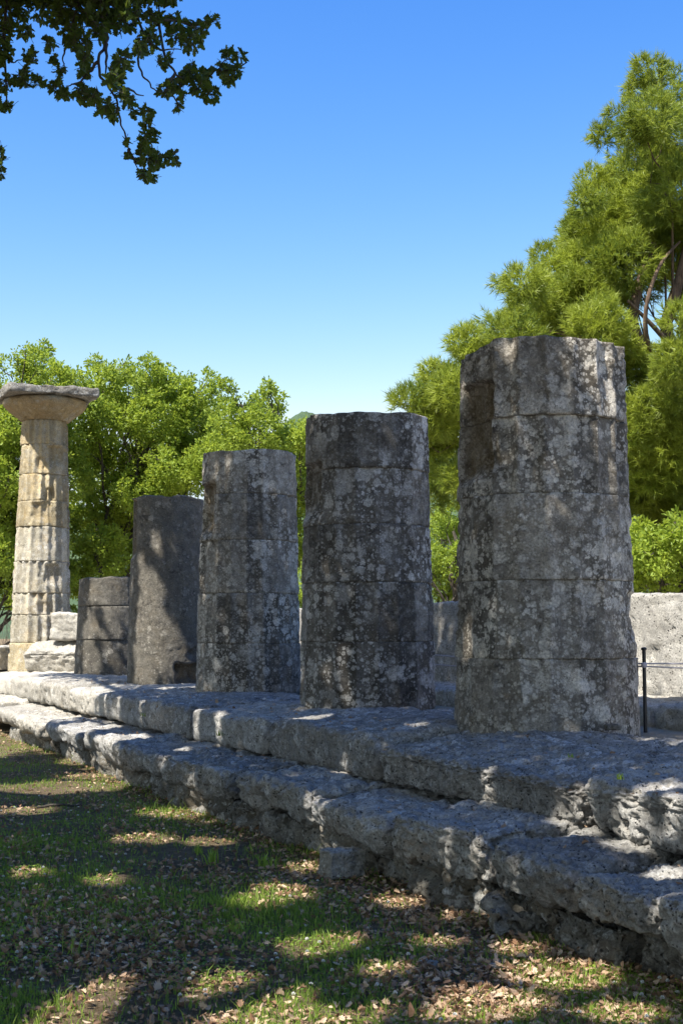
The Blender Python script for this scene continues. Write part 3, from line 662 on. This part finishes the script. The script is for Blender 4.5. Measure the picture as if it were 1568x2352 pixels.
for k in range(40):   # the half of the crown outside the frame
    zz = r_.uniform(3, 11.5); w = 4.5 * (1 - (zz - 3) / 11) + .6; a = r_.uniform(-1.9, 1.9)
    PB_.append((6.6 + 1.0 + abs(math.cos(a)) * w * r_.uniform(.3, 1), 25.2 + math.sin(a) * w, zz, r_.uniform(.4, .75)))
pb = at(1560, 1500, 25.2); pbase = np.array([pb[0], pb[1], GZ - .03]); ptop = at(1580, 330, 25.6)
proot = empty('pine_tree', pbase, 'tall yellow green pine with drooping needle boughs rising at the right edge', 'tree')
bl = [(x - pbase[0], y - pbase[1], z - pbase[2], r * 1.1) for x, y, z, r in PB_]
tr, br = skeleton((0, 0, -.1), ptop - pbase, bl, .34, None, seed=9, sub=2, thick=.008, step=6, low=.58)
for w_, ra in (([(1600, 1020, 25.4), (1540, 900, 24.9), (1478, 780, 24.0), (1482, 690, 23.8), (1515, 600, 23.9), (1560, 555, 24.4)], .06), ([(1600, 1050, 25.4), (1500, 860, 24.8), (1445, 740, 24.5), (1470, 640, 24.5), (1500, 560, 24.7)], .15), ([(1610, 980, 25.4), (1545, 800, 24.6), (1495, 745, 24.3), (1440, 690, 24.2)], .07), ([(1600, 900, 25.4), (1520, 770, 24.6), (1560, 640, 24.6), (1590, 500, 24.8)], .16)):
    K = np.array([at(*q) for q in w_]) - pbase; ti = np.linspace(0, len(K) - 1, 24); K = np.stack([np.interp(ti, np.arange(len(K)), K[:, c]) for c in range(3)], 1)
    for _ in range(4): K[1:-1] = (K[:-2] + 2 * K[1:-1] + K[2:]) / 4
    br.tube(K, ra * (1 - .6 * np.linspace(0, 1, 24)), 8)
link('trunk', tr.mesh('trunk', M['pine_bark']), proot); link('limbs', br.mesh('limbs', M['pine_bark']), proot)
C, D = blob_points(bl, 2000, .4, .33, 1.6)
m = 15
P = np.repeat(C, m, 0); ax = D * .7 + np.array([0, 0, .45]) + rng.normal(size=D.shape) * .35; ax /= np.linalg.norm(ax, axis=1)[:, None]
dd = np.repeat(ax, m, 0) * .95 + rng.normal(size=P.shape) * .5
P = P + np.repeat(ax, m, 0) * (rng.random(len(P)) * .12)[:, None]
ln = rng.uniform(.10, .19, len(P)); D_, S_, N_ = frames(dd)
V = np.stack([P - S_ * .0072, P + S_ * .0072, P + D_ * ln[:, None] + np.array([0, 0, -.012])], 1).reshape(-1, 3)
tint = np.repeat(np.clip(np.repeat(.5 + .9 * fbm(C, 1.1, 2), m) * .65 + rng.random(len(P)) * .35, 0, 1), 3)
link('crown', mesh_np('crown', V, [np.arange(len(V)).reshape(-1, 3)], M['pine_needle'], False, {'tint': tint}), proot)

# ------------------------------------------------------------------ the big oak over the foreground: it throws the dappled shade
SH = np.array([SUN[0] / SUN[2], SUN[1] / SUN[2]])
def shadow_xy(P): return P[:, :2] - SH * P[:, 2:3]
def shadow_of(p): p = np.asarray(p, float); return p[:2] - SH * p[2]
def in_frame(P, mx=60):
    v = P - np.array([0, 0, EYE]); c, s = math.cos(PITCH), math.sin(PITCH)
    zc = v[:, 1] * c + v[:, 2] * s; yc = -v[:, 1] * s + v[:, 2] * c
    px = CX + F * v[:, 0] / np.maximum(zc, .01); py = CY - F * yc / np.maximum(zc, .01)
    return (zc > 0) & (px > -mx) & (px < 1568 + mx) & (py > -mx) & (py < 2352 + mx)
HOLES = []   # (shadow x, y, radius across, radius along, turn): gaps in the crown through which the sun reaches the ground and the stones
def hole(px, py, rx, ry, z=None, Y=None, L=None):
    if z is not None:
        p = at_z(px, py, z); HOLES.append((*shadow_of(p), rx * (1.12 if z < .2 else 1) * p[1] / F, (1.2 if z < .2 else 1) * max(.05, ry * p[1] ** 2 / (F * (EYE - z))))); return
    for k in np.linspace(-1, 1, 5):
        d = ray(px, py + k * max(0, ry - rx)); kk = (L / (d @ NV)) if L is not None else Y / d[1]
        p = d * kk + np.array([0, 0, EYE]); r = max(.055, rx * p[1] / F); HOLES.append((*shadow_of(p), r, r))
for h in [(430, 2280, 260, 44), (230, 2330, 190, 36), (640, 2335, 170, 34), (590, 2058, 110, 20), (330, 2122, 60, 14), (745, 2170, 90, 22), (1080, 2300, 150, 34), (1290, 2235, 120, 24), (130, 1806, 150, 11), (400, 1868, 70, 10), (60, 1860, 60, 8),
          (260, 1780, 110, 9), (60, 1700, 110, 18), (250, 2020, 50, 10), (1180, 2180, 50, 13), (880, 2225, 50, 12), (1010, 2165, 50, 10), (930, 2070, 60, 12), (200, 1745, 60, 9), (330, 1925, 60, 8), (700, 1990, 40, 8), (60, 2000, 50, 9), (420, 2060, 40, 9), (880, 2330, 70, 20), (1000, 2100, 50, 9), (480, 1930, 50, 8), (120, 2240, 60, 12), (1420, 2330, 90, 20)]: hole(*h, z=GZ)
for h in [(245, 1618, 12, 40), (275, 1620, 8, 24), (455, 1655, 12, 50), (505, 1655, 12, 40), (870, 1735, 12, 44), (785, 1775, 10, 24), (1335, 1870, 24, 60), (620, 1645, 14, 20), (1450, 1895, 30, 30), (1545, 1850, 30, 40), (1290, 1885, 12, 26), (330, 1625, 8, 24), (1120, 1800, 10, 20)]: hole(*h, L=4.1)
for h in [(380, 1745, 14, 40), (705, 1855, 18, 50), (738, 1850, 14, 26), (275, 1735, 14, 40), (190, 1705, 16, 50), (1085, 1985, 18, 44), (1150, 1995, 36, 40), (100, 1675, 12, 40), (1500, 2030, 20, 24), (560, 1800, 10, 24), (1010, 1950, 10, 20)]: hole(*h, L=3.52)
for h in [(1440, 1935, 60, 9), (1520, 1975, 50, 8), (1330, 1915, 40, 5), (400, 1715, 26, 5), (330, 1690, 16, 3), (240, 1660, 40, 4)]: hole(*h, z=.33)
for h in [(985, 1712, 26, 6), (1500, 1765, 50, 4), (1300, 1748, 20, 3), (700, 1637, 50, 2), (420, 1580, 60, 2)]: hole(*h, z=.70)
for h in [(335, 1470, 22, 90), (360, 1430, 22, 90), (315, 1370, 10, 110), (400, 1505, 26, 50), (368, 1260, 9, 20), (330, 1540, 26, 30)]: hole(*h, Y=17.85)
for h in [(225, 1360, 16, 30), (262, 1370, 18, 30), (285, 1345, 14, 20), (215, 1440, 14, 20), (270, 1455, 18, 14), (215, 1520, 18, 30), (260, 1510, 10, 20), (240, 1335, 20, 8), (195, 1480, 8, 60)]: hole(*h, Y=20.75)
for h in [(1415, 860, 14, 60), (1430, 960, 10, 40), (1235, 980, 14, 12), (1390, 800, 16, 10), (1060, 1440, 8, 20), (905, 1545, 14, 14)]: hole(*h, Y=9.6)
HOLES = np.array(HOLES)
def lit(S):
    """how far inside a gap a shadow point lies"""
    S3 = np.concatenate([S, np.zeros((len(S), 1))], 1); wob = .35 * fbm(S3, 3.1, 2)
    best = np.zeros(len(S), bool)
    for x, y, rx, ry in HOLES:
        q = ((S[:, 0] - x) / (rx + .03)) ** 2 + ((S[:, 1] - y) / (ry + .03)) ** 2
        best |= q < 1.0 + wob
    return best
def cover(S):
    """leafiness of the crown over each shadow point: 1 thick, 0 open sky"""
    S3 = np.concatenate([S, np.zeros((len(S), 1))], 1)
    t = S3 @ RV; L = S3 @ NV; wob = .5 * fbm(S3, .9, 3)
    edge = 16.5 + 2.6 * smooth(5.2, 7, L) + wob
    c = smooth(0, .5, edge - t) * smooth(0, .16, np.clip(7.25 + (t - 8.4) * 1.5, 5.9, 7.25) + .37 * smooth(9.1, 9.6, t) + .12 * wob * smooth(9.3, 10, t) - L)
    c = np.maximum(c, .85 * smooth(12.4, 12.8, t) * smooth(17, 16.5, t) * smooth(7.3, 7.5, L) * smooth(9.4, 9.1, L))
    c = np.maximum(c, .62 * smooth(4.9, 5.3, L) * smooth(14.5, 15.5, t) * smooth(22.6, 22.2, t) * smooth(0, .3, 7.3 - L))
    return c
oak_b = np.array([-5.2, -2.5, GZ])
oroot = empty('shade_oak', oak_b, 'large dark oak overhanging the foreground, its lobed leaves filling the top left corner', 'tree')
NR = 50000
S = np.stack([rng.uniform(-9.5, 5.5, NR), rng.uniform(1.5, 24.5, NR)], 1)
c = cover(S); k = rng.random(NR) < c; S = S[k]
Z = rng.uniform(5.2, 13.0, len(S)); Cn = np.concatenate([S + SH * Z[:, None], Z[:, None]], 1)
k = ~in_frame(Cn, 90); Cn = Cn[k]
k = (fbm(Cn, .55, 2) > -.45); Cn = Cn[k]
m = 9; P = np.repeat(Cn, m, 0) + rng.normal(size=(len(Cn) * m, 3)) * .13
dd = rng.normal(size=P.shape); dd[:, 2] = dd[:, 2] * .5 - .1
size = rng.uniform(.10, .15, len(P))
mid = P + dd / np.linalg.norm(dd, axis=1)[:, None] * size[:, None] * .5
k = ~lit(shadow_xy(mid)) & ~in_frame(P, 30)
P, dd, size = P[k], dd[k], size[k]
U = np.array([0, 0, 1.0]) + rng.normal(size=P.shape) * .6
FAT = OVAL * np.array([1.35, 1.0])
crown = [(P - oak_b, dd, size, U)]
print('canopy leaves', len(P))
V, Fc = leaves_np(P - oak_b, dd, size, FAT, U, .12)
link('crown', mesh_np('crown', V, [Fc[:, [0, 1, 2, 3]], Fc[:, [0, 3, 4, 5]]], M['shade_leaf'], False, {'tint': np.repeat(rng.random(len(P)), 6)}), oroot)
# limbs
tr = Acc(); br = Acc()
tp = curve_pts((0, 0, -.1), (.9, 1.2, 7.5), 0, 16, .08, 5); tr.tube(tp, .46 * (1 - .6 * np.linspace(0, 1, 16)), 14)
link('trunk', tr.mesh('trunk', M['oak_bark']), oroot)
idx = rng.permutation(len(Cn)); ends = []
for j in idx:
    p = Cn[j]
    if all(np.linalg.norm(p - e) > 2.3 for e in ends): ends.append(p)
    if len(ends) > 70: break
for j, e in enumerate(ends):
    s0 = tp[int(6 + 9 * rng.random())]; e = e - oak_b; ln = np.linalg.norm(e - s0)
    p = curve_pts(s0, e, .10 * ln, 12, .10, 40 + j); n_ = ~in_frame(p + oak_b, 20)
    q = shadow_xy(p + oak_b); n_ &= ~lit(q)
    if n_.all(): br.tube(p, .012 + .011 * ln * (1 - .92 * np.linspace(0, 1, 12)), 6)
# hanging sprays that reach into the picture (positions read from the photo's corner, then given depth)
ZS = .4028
CL_ = [(60, 60, 120), (250, 40, 105), (420, 50, 115), (330, 130, 38), (600, 30, 115), (560, 140, 78), (740, 60, 70), (700, 120, 85), (870, 105, 62), (1000, 130, 60), (1130, 160, 66), (1215, 120, 36), (1090, 235, 76), (1000, 200, 60), (850, 225, 66), (800, 280, 46), (450, 240, 76), (400, 200, 56), (490, 300, 46), (480, 365, 28), (700, 350, 66), (580, 220, 28), (150, 190, 46), (180, 320, 46), (130, 440, 66), (220, 470, 36), (40, 480, 56), (45, 600, 30), (20, 300, 66), (20, 190, 66), (285, 250, 40), (310, 330, 18), (345, 400, 30), (310, 360, 14), (320, 500, 46), (360, 540, 36), (480, 420, 36), (470, 530, 56), (540, 560, 46), (650, 450, 56), (690, 520, 42), (570, 630, 22), (650, 650, 32), (620, 600, 32), (740, 580, 36), (830, 640, 40), (840, 700, 32), (760, 640, 22), (920, 360, 32), (960, 330, 22), (1090, 390, 36), (940, 520, 46), (1000, 490, 46), (1030, 540, 32), (1015, 610, 32), (1130, 480, 64), (1200, 540, 54), (1180, 420, 36), (1260, 390, 40), (1300, 310, 40), (1370, 320, 32), (1310, 440, 46), (1350, 400, 36), (1060, 430, 36), (840, 800, 54), (820, 850, 44), (880, 770, 26), (850, 910, 70), (900, 930, 44), (820, 1000, 40), (870, 1010, 22), (950, 900, 36), (990, 880, 28), (1000, 930, 22), (720, 810, 16), (740, 890, 12), (6, 850, 20), (10, 915, 14), (10, 960, 14), (6, 1000, 15), (-60, 900, 60), (-60, 300, 110), (-70, 600, 90)]
for x in range(-100, 1000, 90): CL_.append((x, -50, 90)); CL_.append((x + 40, -140, 110))
TW = [[(430, -200), (440, 60), (400, 150), (445, 240)], [(610, -200), (600, 60), (615, 150), (610, 250), (560, 330), (565, 420), (600, 470), (640, 520), (680, 620), (690, 690), (720, 790), (740, 850), (770, 920), (800, 1000)], [(610, 250), (605, 350), (605, 450)], [(760, -200), (780, 60), (820, 220), (790, 310), (790, 380), (830, 460), (880, 520), (940, 530)], [(920, -200), (900, 100), (930, 300), (960, 360), (1000, 420), (1070, 460), (1150, 450), (1240, 400), (1300, 330)],
      [(440, 60), (380, 270), (360, 300), (370, 380)], [(60, -200), (20, 150), (40, 310), (70, 360), (130, 340)], [(690, 510), (740, 512), (815, 545)], [(740, 850), (740, 890)], [(560, 360), (510, 415), (440, 480), (380, 490)], [(820, 220), (920, 290), (1030, 290)], [(1240, 400), (1320, 400), (1400, 345)], [(20, 150), (40, 480), (45, 620)], [(900, 100), (1100, 150), (1230, 110)], [(1000, 420), (940, 520), (1000, 560), (1015, 620)], [(770, 920), (880, 900), (1010, 870)]]
def dep(x, y): return 6.6 + .5 * math.sin(x * .006 + 1) + .35 * math.cos(y * .007)
for w in TW:
    p = np.array([at(x * ZS, y * ZS, dep(x, y)) for x, y in w]); n_ = 6 * len(p); ti = np.linspace(0, len(p) - 1, n_)
    q = np.stack([np.interp(ti, np.arange(len(p)), p[:, a]) for a in range(3)], 1)
    for _ in range(3): q[1:-1] = (q[:-2] + 2 * q[1:-1] + q[2:]) / 4
    q += .012 * np.stack([perlin(np.stack([ti * 1.7, np.full(n_, a * 7.7 + w[0][0]), ti * .3], 1)) for a in range(3)], 1)
    br.tube(q - oak_b, .0085 - .006 * np.linspace(0, 1, n_), 6)
Ps, Ds = [], []
for x, y, r in CL_:
    n = int(5 + r * r * .0135); a = rng.uniform(0, 2 * math.pi, n); q = r * np.sqrt(rng.random(n)) * .88
    for j in range(n):
        X_, Y_ = x + q[j] * math.cos(a[j]), y + q[j] * math.sin(a[j])
        Ps.append(at(X_ * ZS, Y_ * ZS, dep(x, y) + rng.normal() * .12)); Ds.append((math.cos(a[j]) * .6 + rng.normal() * .45, rng.normal() * .5, -math.sin(a[j]) * .55 - .25 + rng.normal() * .4))
Ps = np.array(Ps); Ds = np.array(Ds)
Dn = Ds / np.linalg.norm(Ds, axis=1)[:, None]; sz = rng.uniform(.030, .052, len(Ps))
for j in range(0, len(Ps), 2): br.tube(np.array([Ps[j] - Dn[j] * .05, Ps[j] + Dn[j] * .01]) - oak_b, [.0016, .0012], 3)
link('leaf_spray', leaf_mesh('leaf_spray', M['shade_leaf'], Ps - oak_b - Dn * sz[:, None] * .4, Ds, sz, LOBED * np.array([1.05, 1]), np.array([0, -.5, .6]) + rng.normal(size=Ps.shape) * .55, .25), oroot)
link('limbs', br.mesh('limbs', M['oak_bark']), oroot)

# ------------------------------------------------------------------ grass, clover, fallen leaves, flowers
def scatter(n, y0, y1, power, extra=0.4):
    """ground points in front of the steps, thinning with distance"""
    y = (y0 ** (1 - power) + rng.random(n) * (y1 ** (1 - power) - y0 ** (1 - power))) ** (1 / (1 - power))
    x = y * rng.uniform(-.31, .30, n) + rng.normal(size=n) * .0
    P = np.stack([x, y, np.zeros(n)], 1); L = P @ NV; P = P[L < 3.62 + .1 * rng.random(n)]
    P[:, 2] = gz(P); return P
def blades(P, h, w, lean, mat, name, tint):
    n = len(P); a = rng.uniform(0, 2 * math.pi, n); side = np.stack([np.cos(a), np.sin(a), np.zeros(n)], 1)
    b = rng.uniform(0, 2 * math.pi, n); ld = np.stack([np.cos(b), np.sin(b), np.zeros(n)], 1) * (lean * rng.random(n))[:, None]
    up = np.array([0, 0, 1.0]); h = h[:, None]; w = w[:, None]
    V = np.stack([P - side * w, P + side * w, P + side * w * .8 + ld * h * .35 + up * h * .5, P - side * w * .8 + ld * h * .35 + up * h * .5, P + ld * h + up * h * (1 - .25 * lean)], 1)
    i = np.arange(n)[:, None] * 5
    return mesh_np(name, V.reshape(-1, 3), [i + np.array([[0, 1, 2, 3]]), i + np.array([[3, 2, 4]])], mat, False, {'tint': np.repeat(tint, 5)})
P = scatter(260000, 3.9, 26, 1.6); g = fbm(P, .55, 3) + .5 * fbm(P + 7, 2.2, 2); k = rng.random(len(P)) < smooth(-.65, .35, g) * .85 + .08; P = P[k]; g = g[k]
h = rng.uniform(.012, .05, len(P)) * (1 + .8 * smooth(.2, .8, g)) * np.where(rng.random(len(P)) < .04, 2.2, 1)
o = link('grass', blades(P, h, rng.uniform(.0010, .0026, len(P)) * (1 + P[:, 1] * .05), .8, M['grass'], 'grass', rng.random(len(P)))); tag(o, 'patchy short green grass growing among the fallen leaves', 'grass', kind='stuff')
P = scatter(60000, 3.9, 20, 1.8); g = fbm(P + 20, .7, 3); k = rng.random(len(P)) < smooth(-.15, .5, g); P = P[k]; n = len(P)
P[:, 2] += rng.uniform(.006, .035, n); d = rng.normal(size=(n, 3)); d[:, 2] *= .25
o = link('clover', leaf_mesh('clover', M['grass'], P, d, rng.uniform(.010, .022, n), OVAL * np.array([1.7, 1]), np.array([0, 0, 1.0]) + rng.normal(size=(n, 3)) * .35, .1)); tag(o, 'low clover leaves spreading in patches over the soil', 'clover', kind='stuff')
P = scatter(74000, 3.9, 28, 1.5); g = fbm(P + 40, .8, 3); k = rng.random(len(P)) < .15 + .85 * smooth(-.2, .5, g + .5 * smooth(2.4, 3.5, P @ NV)); P = P[k]; n = len(P)
P[:, 2] += rng.uniform(.002, .022, n); d = rng.normal(size=(n, 3)); d[:, 2] *= .15
o = link('leaf_litter', leaf_mesh('leaf_litter', M['litter'], P, d, rng.uniform(.014, .043, n), LOBED * np.array([1.2, 1]), np.array([0, 0, 1.0]) + rng.normal(size=(n, 3)) * .22, .35, rng.random(n) ** 1.8)); tag(o, 'brown fallen oak leaves littering the shaded ground', 'leaf litter', kind='stuff')
P = scatter(9000, 3.9, 16, 1.7); n = len(P); P[:, 2] += .012; a = Acc()
for j in range(0, n, 9):
    b = rng.uniform(0, 6.28); l = rng.uniform(.03, .12); a.tube([P[j], P[j] + np.array([math.cos(b) * l * .5, math.sin(b) * l * .5, .006]), P[j] + np.array([math.cos(b) * l, math.sin(b) * l, .0])], [.0016, .0014, .001], 3)
me = a.mesh('twig_litter', M['dry_twig']); tag(link('twig_litter', me), 'thin dry twigs scattered among the fallen leaves', 'twigs', kind='stuff')
# white clover flowers
fv = []; 
D = rng.normal(size=(60, 3)); D[:, 2] = np.abs(D[:, 2]) * .9; D /= np.linalg.norm(D, axis=1)[:, None]
fl_me = leaf_mesh('clover_flower', M['clover_flower'], np.array([0, 0, .03]) + D * .002, D, .0075, OVAL * np.array([1.2, 1]), None, .1)
st = Acc(); st.tube([(0, 0, -.01), (.002, 0, .015), (0, 0, .03)], [.0009, .0008, .0008], 4)
stem_me = st.mesh('stem', M['grass'])
P = scatter(900, 4.1, 17, 1.5); g = fbm(P + 20, .7, 3); P = P[g > -.12][:270]
for p in P:
    o = link('clover_flower', fl_me, None, p, rng.uniform(0, 6)); o.scale = (1, 1, rng.uniform(.7, 1.4))
    tag(o, 'tiny white clover flower dotting the shaded grass', 'flower', 'white clover flowers')
# leafy weeds on the ground and in the joints of the steps
def weed(px, py, z, n, hh, label, w=.004, L=None):
    if L is not None:
        d = ray(px, py); p = d * (L / (d @ NV)) + np.array([0, 0, EYE])
    else: p = at_z(px, py, z)
    Q = np.zeros((n, 3)); Q[:, :2] = rng.normal(size=(n, 2)) * hh * .22
    me = blades(Q, rng.uniform(.5, 1, n) * hh, np.full(n, w), .75, M['grass'], 'weed', .3 + .7 * rng.random(n))
    tag(link('weed', me, None, p), label, 'weed', 'tufts of weeds')
weed(490, 1985, GZ, 22, .13, 'leafy green weed tuft in the middle of the shaded grass', .006)
weed(610, 1990, GZ, 22, .12, 'leafy weed tuft on the grass left of the squared stone', .007)
weed(455, 1960, GZ, 14, .10, 'small weed tuft beside the larger leafy tuft in the shaded grass', .005)
weed(180, 2190, GZ, 16, .16, 'thin tall grass tuft at the lower left of the lawn', .0022)
weed(215, 2140, GZ, 6, .16, 'single tall pale grass stalks at the lower left', .002)
weed(265, 1735, GZ, 18, .12, 'yellow green weed tuft at the foot of the sunlit step end', .004)
weed(330, 1800, GZ, 18, .10, 'weed tuft below the short lower step block', .004)
weed(40, 1690, GZ, 26, .18, 'sunlit grass tuft against the far end of the steps', .004)
weed(1065, 1872, .33, 5, .10, 'few grass stalks growing from the joint between the two steps', .0022, L=4.04)
weed(505, 1690, .41, 14, .07, 'weed in the step joint below the third column', .004, L=4.04)
weed(330, 1645, .41, 14, .08, 'weed in the step joint below the smooth shaft', .004, L=4.04)
weed(1310, 1740, .70, 10, .04, 'tiny weed on the upper step top before the tallest column', .003)
weed(1420, 1790, .70, 14, .05, 'weed in the crack of the ragged upper step block', .003)
weed(1520, 1640, .66, 20, .04, 'low weed on the pale floor at the right edge', .003)
# fallen stick
a = Acc(); p0 = at_z(85, 1858, GZ); p1 = at_z(190, 1852, GZ); a.tube(curve_pts(p0, p1, .01, 8, .06, 3) + np.array([0, 0, .012]), .012 - .004 * np.linspace(0, 1, 8), 7)
tag(link('fallen_stick', a.mesh('fallen_stick', M['oak_bark'])), 'dark fallen stick lying on the ground at the left', 'stick')
# dry twiggy shrub far left
sp = at(12, 1475, 29); sroot = empty('dry_shrub', (sp[0], sp[1], GZ), 'leafless brown twiggy shrub behind the column with the capital', 'shrub')
a = Acc()
for j in range(340):
    d = rng.normal(size=3); d[2] = abs(d[2]) * 1.3 + .2; d /= np.linalg.norm(d); s0 = rng.normal(size=3) * np.array([.5, .4, 0]); l = rng.uniform(.9, 2.1)
    a.tube(curve_pts(s0, s0 + d * l, 0, 5, .15, j), .009 * (1 - .7 * np.linspace(0, 1, 5)), 3)
link('stems', a.mesh('stems', M['dry_twig']), sroot)

# leaves and crumbs that have come to rest on the step treads (each dropped onto the stone below it)
bpy.context.view_layer.update(); dg = bpy.context.evaluated_depsgraph_get()
n = 620; t = 3 + 15 * rng.random(n) ** 1.6; L = np.where(rng.random(n) < .6, rng.uniform(3.62, 4.12, n), rng.uniform(4.2, 4.8, n)); Q = []
L = np.where(rng.random(n) < .35, np.where(L < 4.15, 4.07, 4.45), L) + rng.normal(size=n) * .03
for a_, b_ in zip(t, L):
    p = tl(a_, b_); hit, loc, nor, _, ob, _ = SC.ray_cast(dg, Vector((p[0], p[1], 1.0)), Vector((0, 0, -1)))
    if hit and nor.z > .75 and ob.name.split('.')[0].endswith('step_block'): Q.append((loc.x, loc.y, loc.z + .006))
Q = np.array(Q); n = len(Q); d = rng.normal(size=(n, 3)); d[:, 2] *= .12
o = link('step_leaf_litter', leaf_mesh('step_leaf_litter', M['litter'], Q, d, rng.uniform(.014, .042, n), LOBED * np.array([1.2, 1]), np.array([0, 0, 1.0]) + rng.normal(size=(n, 3)) * .22, .35, rng.random(n) ** 1.5)); tag(o, 'brown leaf crumbs lying on the treads of the steps', 'leaf litter', kind='stuff')
